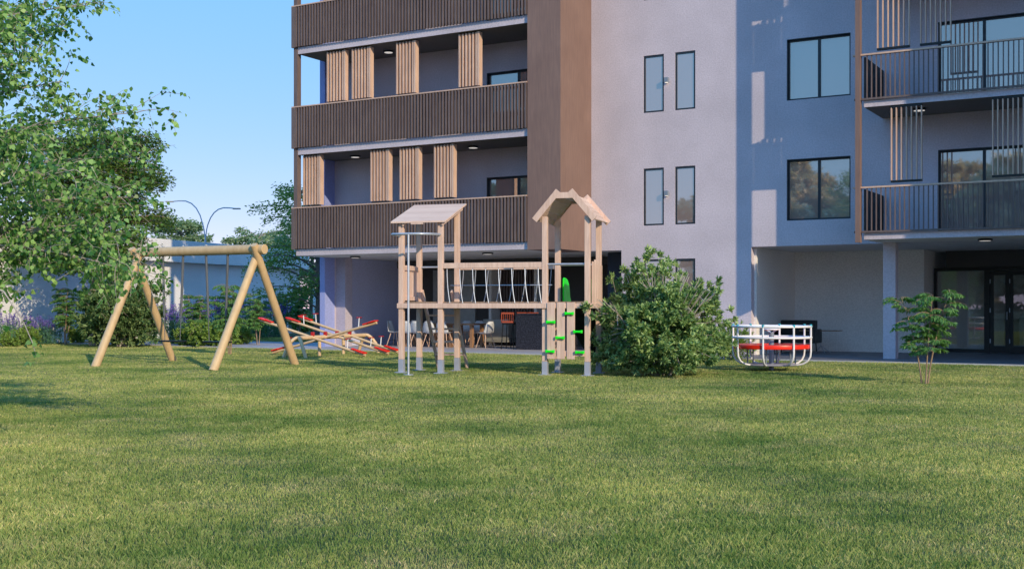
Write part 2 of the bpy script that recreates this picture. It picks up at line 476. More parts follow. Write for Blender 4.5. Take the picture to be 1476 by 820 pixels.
def lavender(name, label, loc, h, w, seed=9, group=None, mat='purple'):
    random.seed(seed)
    t = thing(name, label, 'flowers', loc, 0, group)
    P, D, FP, FD = [], [], [], []
    st = MB()
    for i in range(46):
        a = random.uniform(0, 6.28); r = w*.5*math.sqrt(random.random())
        b = Vector((math.cos(a)*r, math.sin(a)*r, 0)); hh = h*random.uniform(.65, 1.05)
        tp = b*1.25 + Vector((random.gauss(0, .04), random.gauss(0, .04), hh))
        st.tube([b, tp], [.006, .004], 3, cap=False)
        for k in range(22):
            f = random.uniform(0, .72); p = b.lerp(tp, f)
            c = random.uniform(0, 6.28); P.append(p); D.append(Vector((math.cos(c)*.8, math.sin(c)*.8, random.uniform(.2, 1))))
        for k in range(26):
            f = random.uniform(.78, 1.02); p = b.lerp(tp, f) + rnd(.012)
            FP.append(p); FD.append(rnd(1) + Vector((0, 0, .5)))
    obj('stems', st, M['leafF'], t)
    leaves('foliage', P, D, .11, M['leafF'], t, 'narrow', .1)
    leaves('flowers', FP, FD, .045, M[mat], t, 'oval', .1)
    return t

# ------------------------------------------------------------------ setting
W60 = math.radians(-30)
def B2W(u, v, z=0.0): return Vector((.8660254*u + .5*v, -.5*u + .8660254*v, z))
g = MB().box(-700, 700, -500, 900, -.4, 0); tag(obj('ground', g, M['ground']), None, None, None, 'structure')
def poly_slab(name, uv, z0, z1, mat):
    mb = MB(); w = [B2W(u, v) for u, v in uv]
    mb.prism([(p.x, p.y) for p in w], 'z', z0, z1); return tag(obj(name, mb, mat), None, None, None, 'structure')
PV = 27.95
poly_slab('patio', [(-24.2, PV), (-10.2, PV), (-10.2, 45), (-24.2, 45)], -.05, .03, M['stone'])
poly_slab('pavement', [(-10.195, PV), (16, PV), (16, 45), (-10.195, 45)], -.05, .03, M['dpaving'])  # right stretch of the paving, darker in colour than the patio
poly_slab('path', [(-34, PV), (-24.205, PV), (-24.205, 33.0), (-34, 33.0)], -.05, .026, M['stone'])
poly_slab('kerb', [(-34, PV-.09), (16, PV-.09), (16, PV-.003), (-34, PV-.003)], -.05, .036, M['edge'])

def build_grass():
    rs = np.random.RandomState(4)
    n = 2100000
    Y = 4.6*np.exp(rs.uniform(0, math.log(50/4.6), n)); X = rs.uniform(-1, 1, n)*(Y*.47 + 1.5)
    U = .8660254*X - .5*Y; V = .5*X + .8660254*Y
    keep = (V < PV-.1) | ((U < -24.3) & (V > 33.02))
    keep &= rs.uniform(0, 1, n) < np.clip(.5 + (Y - 5)/16, 0, 1)
    # boundary planting bed keeps clear: far side of the low wall
    s = (X + 14.3)*.932 - (Y - 49)*.363
    keep &= s > .1
    X, Y = X[keep], Y[keep]; n = len(X)
    hgt = rs.uniform(.016, .036, n)*(1 + .25*np.sin(X*1.7+Y*.9)) ; wid = .0001 + .00018*Y
    wid *= rs.uniform(.7, 1.5, n)
    far = Y > 14; hgt[far] *= .9
    a = rs.uniform(0, 2*PI, n); lean = rs.normal(0, .22, (n, 2))*hgt[:, None]
    dx, dy = np.cos(a)*wid, np.sin(a)*wid
    V3 = np.zeros((n, 4, 3))
    V3[:, 0] = np.c_[X-dx, Y-dy, np.full(n, -.003)]
    V3[:, 1] = np.c_[X+dx, Y+dy, np.full(n, -.003)]
    V3[:, 2] = np.c_[X+dx*.7+lean[:, 0]*.4, Y+dy*.7+lean[:, 1]*.4, hgt*.62]
    V3[:, 3] = np.c_[X+lean[:, 0]*1.3, Y+lean[:, 1]*1.3, hgt]
    me = np_mesh('grass', V3.reshape(-1, 3), 4, np.arange(n*4))
    return tag(link('grass', me, M['grass']), 'short mown lawn grass in front of the apartment building', 'grass', None, 'stuff')
build_grass()

# ------------------------------------------------------------------ apartment building
BO = (-15.0, 30.0, 0.0)
bld = thing('apartment_building', 'large lavender grey apartment block with brown slatted balconies and a brown clad shaft', 'building', B2W(-15, 30), W60)
def bo(name, mb, mat, parent=None, **k): return obj(name, mb, M[mat], parent or bld, off=BO if (parent is None or parent is bld) else BO, **k)
SF = [2.87, 5.97, 9.07, 12.17, 15.27, 18.37]
TOP = 21.6
small = [(-13.13, -12.53), (-12.20, -11.62)]
big = (-9.11, -7.476); door = (-5.371, -2.2); ldoor = (-18.19, -15.9)
holes = []; wins = []
for i in range(6):
    z = 3.1*i
    if i < 5:
        for a, b in small: wins.append((a, b, z+3.53, z+5.1, 's'))
        wins.append((big[0], big[1], z+3.52, z+5.1, 'b'))
        wins.append((door[0], door[1], z+3.06, z+5.1, 'd')); wins.append((ldoor[0], ldoor[1], z+3.1, z+5.13, 'd'))
for a, b in small: wins.append((a, b, 1.2, 2.6, 's'))
holes = [w[:4] for w in wins]
holes += [(-23.9, -13.80, -1, 2.87), (-10.06, 1.5, -1, 2.87)]
bo('wall', MB().wall(-24.095, 1.5, 0, TOP, 30.0, 30.25, holes), 'wall')
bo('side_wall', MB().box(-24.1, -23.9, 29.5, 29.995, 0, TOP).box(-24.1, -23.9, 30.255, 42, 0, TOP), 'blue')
bo('back_wall', MB().box(-24.1, 9, 42.005, 42.2, 0, TOP), 'wall')
bo('roof', MB().box(-24.3, 9, 28.0, 42.4, TOP+.005, TOP+.3), 'wall')
bo('ceiling', MB().box(-23.895, 1.5, 30.255, 42, 2.87, 3.03), 'soffit')
bo('cladding', MB().box(-15.75, -14.73, 28.12, 29.998, 2.85, TOP), 'clad')
for w in wins:
    a, b, z0, z1, kind = w
    fr = MB(); fw = .05 if kind != 's' else .045; y0, y1 = (30.015, 30.075) if kind == 's' else (30.09, 30.16)
    fr.box(a+.002, a+fw, y0, y1, z0+.002, z1-.002).box(b-fw, b-.002, y0, y1, z0+.002, z1-.002)
    fr.box(a+fw, b-fw, y0, y1, z0+.002, z0+fw).box(a+fw, b-fw, y0, y1, z1-fw*1.2, z1-.002)
    if kind != 's':
        c = (a+b)/2 if kind == 'b' else a + 1.04
        fr.box(c-.035, c+.035, y0+.004, y1-.004, z0+fw, z1-fw*1.2)
        if kind == 'd':
            c = a+2.1
            if c < b: fr.box(c-.035, c+.035, y0+.004, y1-.004, z0+fw, z1-fw*1.2)
        # lining of the reveal
        lin = MB().box(a+.001, a+.02, 30.004, y0, z0, z1).box(a+.02, b-.001, 30.004, y0, z1-.02, z1-.001).box(b-.01, b-.001, 30.004, y0, z0, z1-.02)
        fr.v, fr.f = fr.v + lin.v, fr.f + [tuple(i+len(fr.v) for i in f) for f in lin.f]
    fo = bo('window' if kind != 'd' else 'balcony_door', fr, 'frame')
    bo('pane', MB().box(a+fw-.005, b-fw+.005, y1-.035, y1-.02, z0+fw-.005, z1-fw), 'glass', fo)
# balconies on the left
for i, s in enumerate(SF):
    if i > 4: break
    bo('floor_slab', MB().box(-23.97 if i == 0 else -23.90, -15.755, 28.2, 29.996, s, s+.2), 'wall')
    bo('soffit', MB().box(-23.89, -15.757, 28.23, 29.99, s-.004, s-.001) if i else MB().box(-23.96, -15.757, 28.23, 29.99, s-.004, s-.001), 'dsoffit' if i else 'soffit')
    rl = MB(); u = -23.93
    while u < -15.80:
        rl.box(u, u+.050, 28.10, 28.185, s+.21, s+1.44); u += .108
    rl.box(-24.05, -15.76, 28.186, 28.197, s+.24, s+.30).box(-24.05, -15.76, 28.186, 28.197, s+1.33, s+1.40)
    r = bo('railing', rl, 'slat')
    bo('handrail', MB().box(-24.07, -15.76, 28.09, 28.19, s+1.445, s+1.48), 'cream', r)
    bo('end_board', MB().box(-24.07, -23.94, 28.09, 28.165, s+.19, s+1.44), 'slat', r)
    sr = MB(); v = 28.25
    while v < 29.45: sr.box(-24.05, -24.0, v, v+.052, s+.21, s+1.44); v += .108
    bo('side_railing', sr, 'slat')
bo('corner_post', MB().box(-24.05, -23.91, 28.181, 28.36, 3.08, TOP), 'slat')
def uof(px, V):
    k = (px-738)/F; return (k*.8660254*V - .5*V)/(.8660254 + .5*k)
scr = {0: [(436.5, 463), (534, 562), (576, 605), (625.5, 655)], 1: [(471, 499), (507, 535), (571, 600), (661, 692)],
       2: [(466, 492), (560, 588), (650, 680)], 3: [(480, 507), (600, 630)]}
for i, L in scr.items():
    s = SF[i]
    for a, b in L:
        ua, ub = uof(a, 28.30), uof(b, 28.32)-.03; mb = MB(); n = 6; p = (ub-ua)/n
        for k in range(n): mb.box(ua+k*p, ua+k*p+p*.42, 28.30, 28.46, s+1.56, s+3.06)
        mb.box(ub-.045, ub+.015, 28.295, 28.47, s+1.55, s+3.07)
        so = bo('sliding_screen', mb, 'cream')
        bo('bottom_rail', MB().box(ua, ub-.05, 28.345, 28.42, s+1.50, s+1.545), 'black', so)
        bo('top_rail', MB().box(ua, ub-.05, 28.345, 28.42, s+3.065, s+3.095), 'black', so)
# balconies on the right
RE = 1.4
for i, s in enumerate(SF):
    if i > 4: break
    bo('floor_slab', MB().box(-6.69, RE, 28.1, 29.996, s, s+.15), 'wall')
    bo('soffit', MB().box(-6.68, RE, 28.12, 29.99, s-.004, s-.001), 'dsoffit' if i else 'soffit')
    rl = MB(); u = -6.62
    while u < RE-.1: rl.box(u, u+.022, 28.03, 28.075, s+.205, s+1.19); u += .106
    rl.box(-6.9, RE, 28.02, 28.085, s+.155, s+.20)
    r = bo('railing', rl, 'slat')
    bo('handrail', MB().box(-6.93, RE, 28.01, 28.10, s+1.195, s+1.235), 'cream', r)
    sr = MB(); v = 28.14
    while v < 29.95: sr.box(-6.70, -6.66, v, v+.07, s+.16, s+1.18); v += .106
    bo('side_railing', sr, 'black')
bo('corner_post', MB().box(-6.86, -6.745, 27.955, 28.015, 2.80, TOP).box(-6.83, -6.75, 28.016, 28.14, 2.80, TOP), 'clad')
rscr = {0: [(1284, 1329), (1430, 1476)], 1: [(1264, 1311), (1326, 1371)], 2: [(1243, 1288), (1400, 1440)], 3: [(1280, 1320)]}
for i, L in rscr.items():
    s = SF[i]
    for a, b in L:
        ua, ub = uof(a, 28.14), uof(b, 28.14); mb = MB(); n = 7; p = (ub-ua-.025)/(n-1)
        for k in range(n): mb.box(ua+k*p, ua+k*p+.025, 28.13, 28.21, s+1.36, s+3.04)
        so = bo('sliding_screen', mb, 'cream')
        bo('bottom_rail', MB().box(ua, ub, 28.125, 28.215, s+1.31, s+1.355), 'black', so)
        bo('top_rail', MB().box(ua, ub, 28.125, 28.215, s+3.045, s+3.085), 'black', so)
# pillars, halls and lobby
bo('pillar', MB().box(-23.895, -23.52, 30.05, 30.42, .03, 2.868), 'pillar')
bo('pillar', MB().box(-6.586, -6.29, 29.6, 29.92, .03, 2.864), 'wall')
bo('hall_back_wall', MB().box(-23.89, -9.0, 33.8, 34.0, .03, 2.868), 'darkwall')
bo('hall_side_wall', MB().box(-23.898, -23.88, 30.43, 33.795, .03, 2.868), 'hallshade')
bo('ceiling_beam', MB().box(-23.87, -13.9, 33.4, 33.795, 2.62, 2.868), 'darkwall')
ps = MB(); u = -19.9
while u < -18.4: ps.box(u, u+.06, 33.70, 33.76, .05, 2.5); u += .11
bo('slat_panel', ps, 'slat')
bo('hall_partition', MB().box(-20.05, -19.95, 33.2, 33.79, .03, 2.6).box(-18.35, -18.25, 33.2, 33.79, .03, 2.6), 'lobby')
bo('hall_panel', MB().box(-22.6, -20.9, 33.72, 33.79, .05, 2.55), 'steelbox')
bo('navy_panel', MB().box(uof(876, 30.9), -13.6, 30.9, 31.0, .03, 2.86), 'navy')
bo('hall_end_wall', MB().box(-13.78, -13.6, 31.01, 33.79, .03, 2.86), 'darkwall')
bo('recess_side_wall', MB().box(-10.3, -10.0, 30.252, 33.69, .03, 2.868), 'lobby')
bo('recess_back_wall', MB().box(-10.3, -6.4, 33.7, 33.9, .03, 2.868).box(-6.6, -6.4, 33.9, 37.5, .03, 2.868), 'lobby')
bo('lobby_wall', MB().box(-6.39, 1.5, 37.6, 37.8, .03, 2.868).box(1.3, 1.5, 30.26, 37.6, .03, 2.868), 'lobby')
# entrance partition
ub = [uof(p, 35.0) for p in (1347, 1351, 1419, 1427, 1439, 1441, 1449, 1452, 1466, 1476)]
bo('entrance_lintel', MB().box(uof(1363, 35), 1.28, 35.0, 35.12, 2.40, 2.868), 'darkwall')
ef = MB().box(ub[0], ub[1], 34.94, 35.04, .03, 2.30).box(ub[0], 1.28, 34.94, 35.04, 2.302, 2.395).box(ub[2], ub[3], 34.93, 35.05, .03, 2.30)
ef.box(ub[1], ub[2], 34.95, 35.03, .03, .12)
bo('lobby_partition', MB().box(ub[0]+.01, ub[3]+.3, 35.5, 35.6, .03, 2.4), 'lobby')
efo = bo('entrance_glazing', ef, 'black')
bo('pane', MB().box(ub[1], ub[2], 34.985, 34.995, .12, 2.30), 'clear', efo)
def leaf_door(a, b, nm='entrance_door', off=0.0):
    m = MB(); w = .10
    m.box(a, a+w, 34.95+off, 35.01+off, .04, 2.29).box(b-w, b, 34.95+off, 35.01+off, .04, 2.29)
    m.box(a+w, b-w, 34.95+off, 35.01+off, .04, .22).box(a+w, b-w, 34.95+off, 35.01+off, 2.17, 2.29)
    d = bo(nm, m, 'black'); bo('pane', MB().box(a+w, b-w, 34.975+off, 34.985+off, .22, 2.17), 'clear', d)
    h = MB().tube([(b-.05, 34.93+off, .95), (b-.05, 34.90+off, .95), (b-.05, 34.90+off, 1.15), (b-.05, 34.93+off, 1.15)], .012, 6)
    hh = MB()
    for z in (.35, 1.2, 2.0): hh.box(a-.005, a+.02, 34.935+off, 34.949+off, z-.06, z+.06)
    bo('handle', h, 'steel', d); bo('hinge', hh, 'steel', d)
leaf_door(ub[3]+.005, ub[3]+.50); leaf_door(ub[3]+.51, ub[3]+1.25, off=-.03); leaf_door(ub[3]+1.4, ub[3]+2.3)
bo('reception_desk', MB().box(-4.3, -2.0, 36.4, 36.9, .03, 1.0), 'steelbox')
# fittings
def lamp(px, V, z, parent=None):
    u = uof(px, V); c = (u-BO[0], V-BO[1], z)
    l = obj('ceiling_light', MB().lathe([(.0, -.002), (.15, -.002), (.17, -.03), (.15, -.05), (.13, -.05)], c, 20), M['frame'], bld, True)
    obj('diffuser', MB().lathe([(.128, -.045), (.128, -.052), (.0, -.053)], c, 20), M['lamp'], l, True)
for px, V, k in ((512, 29.3, 0), (703, 29.2, 0), (512, 29.2, 1), (682, 29.2, 1), (683, 29.2, 2), (560, 29.2, 2), (1325, 28.9, 1), (1420, 29.0, 0), (1440, 29, 2)):
    lamp(px, V, SF[k]-.005)
for z in (4.38, 7.46, 10.56):
    u = uof(962, 30); w = bo('wall_lamp', MB().box(u-.055, u+.055, 29.88, 29.998, z-.06, z+.07), 'grey')
    bo('bulb', MB().box(u-.04, u+.04, 29.9, 29.98, z-.066, z-.061), 'lampw', w)
# projecting wing to the right of the frame (raised on pillars); throws the long shade over the facade
WU, WV = .24, 24.7
wing = thing('building_wing', 'raised wing of the apartment block projecting over pillars at the right', 'building', B2W(WU, WV), W60)
WO = (WU, WV, 0)
def wo(name, mb, mat, parent=None): return obj(name, mb, M[mat], parent or wing, off=WO)
wh = [(a, a+1.6, z+3.5, z+5.1) for z in (0, 3.1, 6.2, 9.3, 12.4) for a in (2.0, 5.5)]
wo('wall', MB().wall(WU, 9, 2.87, TOP, WV, WV+.25, wh), 'wall')
wo('side_wall', MB().box(WU, WU+.25, WV+.255, 27.99, 2.87, TOP).box(1.51, 1.76, 28.0, 42, 2.87, TOP).box(8.75, 9, WV+.255, 42, 2.87, TOP), 'wall')
wo('floor_slab', MB().box(WU+.26, 8.74, WV+.26, 27.99, 2.87, 3.05).box(WU+.26, 8.74, WV+.26, 27.99, TOP-.3, TOP-.05), 'soffit')
for a, b, z0, z1 in wh:
    f = wo('window', MB().box(a, a+.05, WV+.1, WV+.16, z0, z1).box(b-.05, b, WV+.1, WV+.16, z0, z1).box(a+.05, b-.05, WV+.1, WV+.16, z0, z0+.05).box(a+.05, b-.05, WV+.1, WV+.16, z1-.05, z1), 'frame')
    wo('pane', MB().box(a+.05, b-.05, WV+.12, WV+.13, z0+.05, z1-.05), 'glass', f)
for u, v in ((1.6, 25.2), (8, 25.2), (8, 31)): wo('pillar', MB().box(u, u+.35, v, v+.35, 0, 2.868), 'wall')

# ------------------------------------------------------------------ white boundary building on the left
LD = Vector((.3633, .9317, 0)); LC = Vector((-14.3, 49, 0))
lw = thing('boundary_wall', 'long white rendered wall with an overhanging parapet behind the flower bed', 'wall', LC, math.atan2(LD.y, LD.x))
lw_m = MB().box(-20, 10.3, 0, .3, 0, 3.15)
obj('wall', lw_m, M['white'], lw)
obj('parapet', MB().box(-20.3, 10.6, -.38, .9, 3.155, 4.06), M['white'], lw)
far = thing('garden_wall', 'pale rendered wall end seen between the boundary wall and the apartment block', 'wall', at(447, 470, 66)*1, .1)
far.location.z = 0
obj('wall', MB().box(.15, 6.0, 0, .3, 0, 2.3), M['white'], far, bevel=.01)

# ------------------------------------------------------------------ playset
PA = math.atan2(-.29, .956)
P0 = gnd(579, 537.4); P0.z = 0
ps_ = thing('playground_tower', 'timber playset of two roofed towers joined by a rope bridge with green slide', 'playset', P0, PA)
def po(name, mb, mat, parent=None, **k): return obj(name, mb, M[mat], parent or ps_, **k)
w1, w2a, w2b, K = .82, 2.92, 3.744, .95
def rz1(k): return 2.93 + .43*(k+.15)/1.25 - .045
posts = [(0, 0, rz1(0)), (0, K, rz1(K)), (w1, 0, rz1(0)), (w1, K, rz1(K)), (w2a, 0, 3.0), (w2a, K, 3.0), (w2b, 0, 3.0), (w2b, K, 3.0)]
for s, k, z in posts:
    p = po('post', MB().box(s-.05, s+.05, k-.05, k+.05, .27, z), 'play', bevel=.006)
    po('post_shoe', MB().box(s-.052, s+.052, k-.052, k+.052, .0, .268).box(s-.11, s+.11, k-.11, k+.11, 0.0, .022), 'shoe', p, bevel=.003)
for s0, s1, nm in ((0, w1, 'deck'), (w1, w2a, 'bridge_deck'), (w2a, w2b, 'deck')):
    m = MB(); n = int((s1-s0)/.1); q = (s1-s0)/n
    for i in range(n): m.box(s0+i*q+.004, s0+(i+1)*q-.004, -.02, K+.02, 1.372, 1.397)
    po(nm, m, 'playd')
for k in (-.062, K+.062):
    po('deck_beam', MB().box(-.07 if k < 0 else -.05, w2b+.06, k-.018, k+.018, 1.27, 1.368), 'play', bevel=.004)
for s in (-.07, w2b+.07):
    po('deck_beam', MB().box(s-.018, s+.018, -.04, K+.04, 1.27, 1.365), 'play', bevel=.004)
for k in (-.01, K+.01):
    po('bridge_beam', MB().box(w1+.052, w2a-.052, k-.03, k+.03, 2.04, 2.145), 'play', bevel=.005)
    for i in range(8):
        s = w1+.13 + i*.262; e = .088 if k < .5 else -.085; kk = .05 if k < .5 else -.05
        pts = [(s, k, 2.04), (s+e*.28, k+kk*.3, 1.82), (s+e*.62, k+kk*.6, 1.60), (s+e, k+kk*(-1.6 if k < .5 else .2), 1.40 if k > .5 else 1.37)]
        po('rope', MB().tube(bez(Vector(pts[0]), Vector(pts[0])*.5+Vector(pts[3])*.5+Vector((-e*.35, 0, -.02)), Vector(pts[3]), 7), .008, 6), 'steel', smooth=True)
po('cable', MB().tube([(w1+.02, .5, 1.72), (w2a, .5, 1.72)], .010, 6), 'steel', smooth=True)
for a, b in (((0, 0, 2.10), (w1, 0, 2.10)), ((0, K, 2.10), (w1, K, 2.10)), ((w2a, 0, 2.10), (w2b, 0, 2.10)), ((w2a, K, 2.12), (w2b, K, 2.12))):
    if a[1] < .5 and a[0] < 1: continue
    po('grab_bar', MB().tube([a, b], .02, 8), 'steel', smooth=True)
# shed roof: boards following the slope, on two rafters
rf = MB(); n = 9; sl = .43/1.25
for i in range(n):
    k0 = -.15 + 1.25*i/n; k1 = -.15 + 1.25*(i+1)/n - .003
    z0 = 2.93+sl*(k0+.15); z1 = 2.93+sl*(k1+.15)
    rf.prism([(k0, z0), (k1, z1), (k1, z1+.03), (k0, z0+.03)], 'x', -.17, .965)
po('shed_roof', rf, 'roofing')
for s in (0, w1):
    po('rafter', MB().prism([(-.1, 2.945-.07), (1.05, 2.945+.4-.085), (1.05, 2.945+.4-.02), (-.1, 2.945-.01)], 'x', s+.052, s+.085), 'play')
po('roof_batten', MB().box(.25, .5, -.15, -.12, 2.90, 2.928), 'play')
# left guard panel
po('guard_panel', MB().box(-.02, .02, .06, K-.06, 2.02, 2.10).box(-.02, .02, .06, K-.06, 1.42, 1.50).box(-.045, -.021, .12, .36, 1.44, 2.12).box(-.045, -.021, .40, .62, 1.44, 2.12).box(-.045, -.021, .66, .86, 1.44, 2.12), 'play', bevel=.003)
# fireman's pole with hoop
po('hoop', MB().tube([(0, -.05, 2.70), (-.01, -.4, 2.69), (.04, -.58, 2.685), (.18, -.67, 2.68), (.41, -.69, 2.68), (.62, -.66, 2.68), (.77, -.52, 2.685), (.82, -.3, 2.69), (.82, -.05, 2.70)], .024, 8), 'steel', smooth=True)
po('fire_pole', MB().tube([(.42, -.69, 0), (.42, -.69, 2.67)], .022, 8).lathe([(.1, 0), (.1, .02), (.03, .022)], (.42, -.69, 0), 12), 'steel', smooth=True)
# ladder
for s in (.06, .70):
    po('ladder_rail', MB().bar((s, K+.0, 1.62), (s, K+.98, 0.0), .035, .11, (0, 1, 0)), 'play', bevel=.004)
for z in (.3, .57, .84, 1.12):
    k = K + .98*(1-z/1.62); po('ladder_tread', MB().box(.08, .68, k-.06, k+.06, z-.02, z+.02), 'play', bevel=.003)
# gable roof with clipped ridge
s0, s1, a0, a1 = 2.74, 3.90, 3.185, 3.455; ze, zt, zf = 2.93, 3.50, 3.44
for k0 in (-.11, 1.13):
    t_ = .115
    po('barge_board', MB().bar((s0, k0, ze), (a0+.02, k0, zt-.03), .035, t_, (0, 0, 1)), 'play', bevel=.003)
    po('barge_board', MB().bar((s1, k0, ze), (a1-.02, k0, zt-.03), .035, t_, (0, 0, 1)), 'play', bevel=.003)
    po('ridge_board', MB().box(a0-.05, a1+.05, k0-.015, k0+.015, 3.33, 3.44), 'play', bevel=.003)
gr = MB()
for (xa, xb, za, zb) in ((s0+.02, a0, ze-.01, 3.395), (a1, s1-.02, 3.395, ze-.01)):
    n = 5
    for i in range(n):
        f0, f1 = i/n, (i+1)/n-.012
        p = [(xa+(xb-xa)*f, za+(zb-za)*f) for f in (f0, f1)]
        nx, nz = -(p[1][1]-p[0][1]), (p[1][0]-p[0][0]); l = math.hypot(nx, nz); nx, nz = nx/l*.022, nz/l*.022
        gr.prism([p[0], p[1], (p[1][0]+nx, p[1][1]+nz), (p[0][0]+nx, p[0][1]+nz)], 'y', -.09, 1.11)
gr.box(a0+.003, a1-.003, -.09, 1.11, 3.392, 3.415)
po('gable_roof', gr, 'roofing')
# climbing wall
for a in (794.7, 809.0, 823.6):
    s = 2.985 + (a-794.7)/77.5*1.03
    po('climbing_board', MB().box(s, s+.152, -.105, -.082, .32, 1.38), 'play', bevel=.003)
po('cross_rail', MB().box(w2a+.05, w2b-.05, -.078, -.03, .37, .47), 'play', bevel=.003)
for px, py in ((791.4, 464), (820.3, 451.5), (806, 486.6), (833.7, 477.7), (790.4, 506.5), (836.8, 507.3)):
    q = at(px, py, 22.05); d = Vector((math.cos(PA), math.sin(PA), 0)); s = (q - P0).dot(d); z = q.z
    po('climbing_hold', MB().prism([(s-.085, z-.036), (s-.03, z-.022), (s+.03, z-.022), (s+.085, z-.036), (s+.09, z+.03), (s+.03, z+.018), (s-.03, z+.018), (s-.09, z+.03)], 'y', -.165, -.106), 'green', bevel=.012)
# right guard panel: staggered vertical boards
gp = MB()
for i, (k, zt_) in enumerate(((.10, 2.15), (.31, 2.19), (.52, 2.17), (.73, 2.10))): gp.box(w2b+.052, w2b+.078, k, k+.19, 1.33, zt_)
po('guard_panel', gp, 'play', bevel=.003)
# slide
prof = [(K+.055, 1.39), (K+.055, 1.84), (K+.10, 1.875), (K+.22, 1.87), (K+.36, 1.84), (K+.47, 1.76), (K+.53, 1.64), (K+.57, 1.50), (K+.66, 1.40), (K+.8, 1.30), (K+2.3, .42), (K+2.7, .36), (K+2.7, .22), (K+2.3, .26), (K+.5, 1.28), (K+.3, 1.36)]
sd = MB()
for s in (3.00, 3.58): sd.prism(prof, 'x', s, s+.03)
slo = po('slide', sd, 'green', bevel=.01)
po('slide_bed', MB().prism([(K+.05, 1.385), (K+.35, 1.375), (K+2.3, .30), (K+2.7, .26), (K+2.7, .24), (K+2.3, .275), (K+.35, 1.35), (K+.05, 1.36)], 'x', 3.032, 3.578), 'green', slo)
po('slide_shade_panel', MB().prism([(K+.05, 1.34), (K+.5, 1.26), (K+2.3, .235), (K+2.69, .20), (K+2.69, .15), (K+2.3, .17), (K+.05, 1.15)], 'x', 3.03, 3.60).prism([(K+.06, 1.39), (K+.5, 1.40), (K+2.3, .38), (K+2.68, .32), (K+2.68, .2), (K+.06, 1.3)], 'x', 3.612, 3.625), 'black', slo)  # black sheets stand in for shade on the slide's outer side and underneath
po('slide_leg', MB().tube([(3.3, K+2.5, 0), (3.3, K+2.5, .26)], .03, 8), 'shoe', slo)

# ------------------------------------------------------------------ log swing set
Lm, Rm = Vector((-8.56, 26.9, 0)), Vector((-5.48, 25.27, 0)); e = (Rm-Lm).normalized()
SO = (Lm+Rm)/2
sw = thing('swing_set', 'log framed swing set with two black swings on the lawn', 'swing', SO, 0)
def so_(name, mb, mat, parent=None, **k): return obj(name, mb, M[mat], parent or sw, off=SO, **k)
so_('beam', MB().tube([Lm-e*.16+Vector((0,0,2.535)), Rm+e*.24+Vector((0,0,2.525))], .105, 20), 'log', smooth=True, bevel=.006)
feet = [gnd(136.6, 529), gnd(249.5, 520), gnd(306.8, 534), gnd(425.6, 525.4)]
tops = [Lm + e*.10 + Vector((0, 0, 2.50)), Lm - e*.10 + Vector((0, -.12, 2.62)), Rm - e*.02 + Vector((.02, .1, 2.44)), Rm - e*.02 + Vector((0, -.15, 2.62))]
for f_, t_ in zip(feet, tops):
    f_ = f_.copy(); f_.z = -.02
    so_('leg', MB().tube([f_, t_], [.092, .082], 18), 'log', smooth=True, bevel=.006)
def beam_pt(px):
    k = (px-738)/F; t = (k*Lm.y - Lm.x)/(e.x - k*e.y); return Lm + e*t
for (a, b, sa, sb) in ((234.9, 264, 237.8, 259.5), (297, 328.3, 301.5, 324.5)):
    pa, pb = beam_pt(a), beam_pt(b); qa, qb = beam_pt(sa), beam_pt(sb)
    mid = (qa+qb)/2; hl = (qb-qa).length/2 + .12
    st = MB().bar(mid - e*hl + Vector((0,0,.53)), mid + e*hl + Vector((0,0,.53)), .18, .035)
    s_ = so_('swing_seat', st, 'black', bevel=.008)
    for p, q in ((pa, qa), (pb, qb)):
        top = p + Vector((0,0,2.44)); bot = q + Vector((0,0,.55)); m = top.lerp(bot, .71)
        so_('chain_sleeve', MB().tube([top, m], .028, 8), 'chain', s_, smooth=True)
        so_('chain', MB().tube([m, bot], .009, 6), 'chain', s_, smooth=True)
        so_('hanger', MB().tube([p + Vector((0,0,2.64)), p + Vector((0,0,2.66))], .03, 8).tube([p+Vector((0,0,2.40)), p+Vector((0,0,2.46))], .022, 8), 'steel', s_, smooth=True)

# ------------------------------------------------------------------ seesaws
ss0 = gnd(424, 516); ss1 = gnd(528, 508.5); ax = (ss1-ss0).normalized(); nr = Vector((ax.y, -ax.x, 0))
ZB = .50
SS = ss0.copy()
see = thing('seesaw', 'timber four-plank seesaw with red seats on a bent log frame', 'seesaw', SS, 0)
def se(name, mb, mat, parent=None, **k): return obj(name, mb, M[mat], parent or see, off=SS, **k)
up = Vector((0, 0, 1))
A0, A1 = ss0 + ax*.25, ss1 - ax*.1
se('log_rail', MB().tube([A0 + up*ZB, A1 + up*ZB], .055, 12), 'slog', smooth=True)
for c, sg in ((A0, -1), (A1, 1)):
    for sd_ in (-1, 1):
        foot = c + ax*sg*.22 + nr*sd_*.33; m_ = c + ax*sg*.12 + nr*sd_*.10 + up*(ZB+.02)
        se('leg', MB().tube([c + ax*(-sg)*.05 + up*ZB] + bez(c + ax*sg*.05+up*(ZB+.01), m_, foot + up*0 + up*(ZB*.55)*1 - nr*sd_*.10, 5) + [foot], .048, 10), 'slog', smooth=True)
for px, py in ((460.5, 512), (495, 509.5)):
    t_ = min(.9, max(.1, (px-424)/104)); b = A0.lerp(A1, ((px-738)/F*A0.y-A0.x)/((A1-A0).x-(px-738)/F*(A1-A0).y))
    se('leg', MB().tube([b, b + up*ZB], .045, 10), 'slog', smooth=True)
pl = [((374.6, 461), (527, 513.5), 450.7), ((393, 509), (543, 465.0), 469), ((414, 460.5), (560, 509.5), 486), ((432, 458.2), (573.9, 507.5), 503.9)]
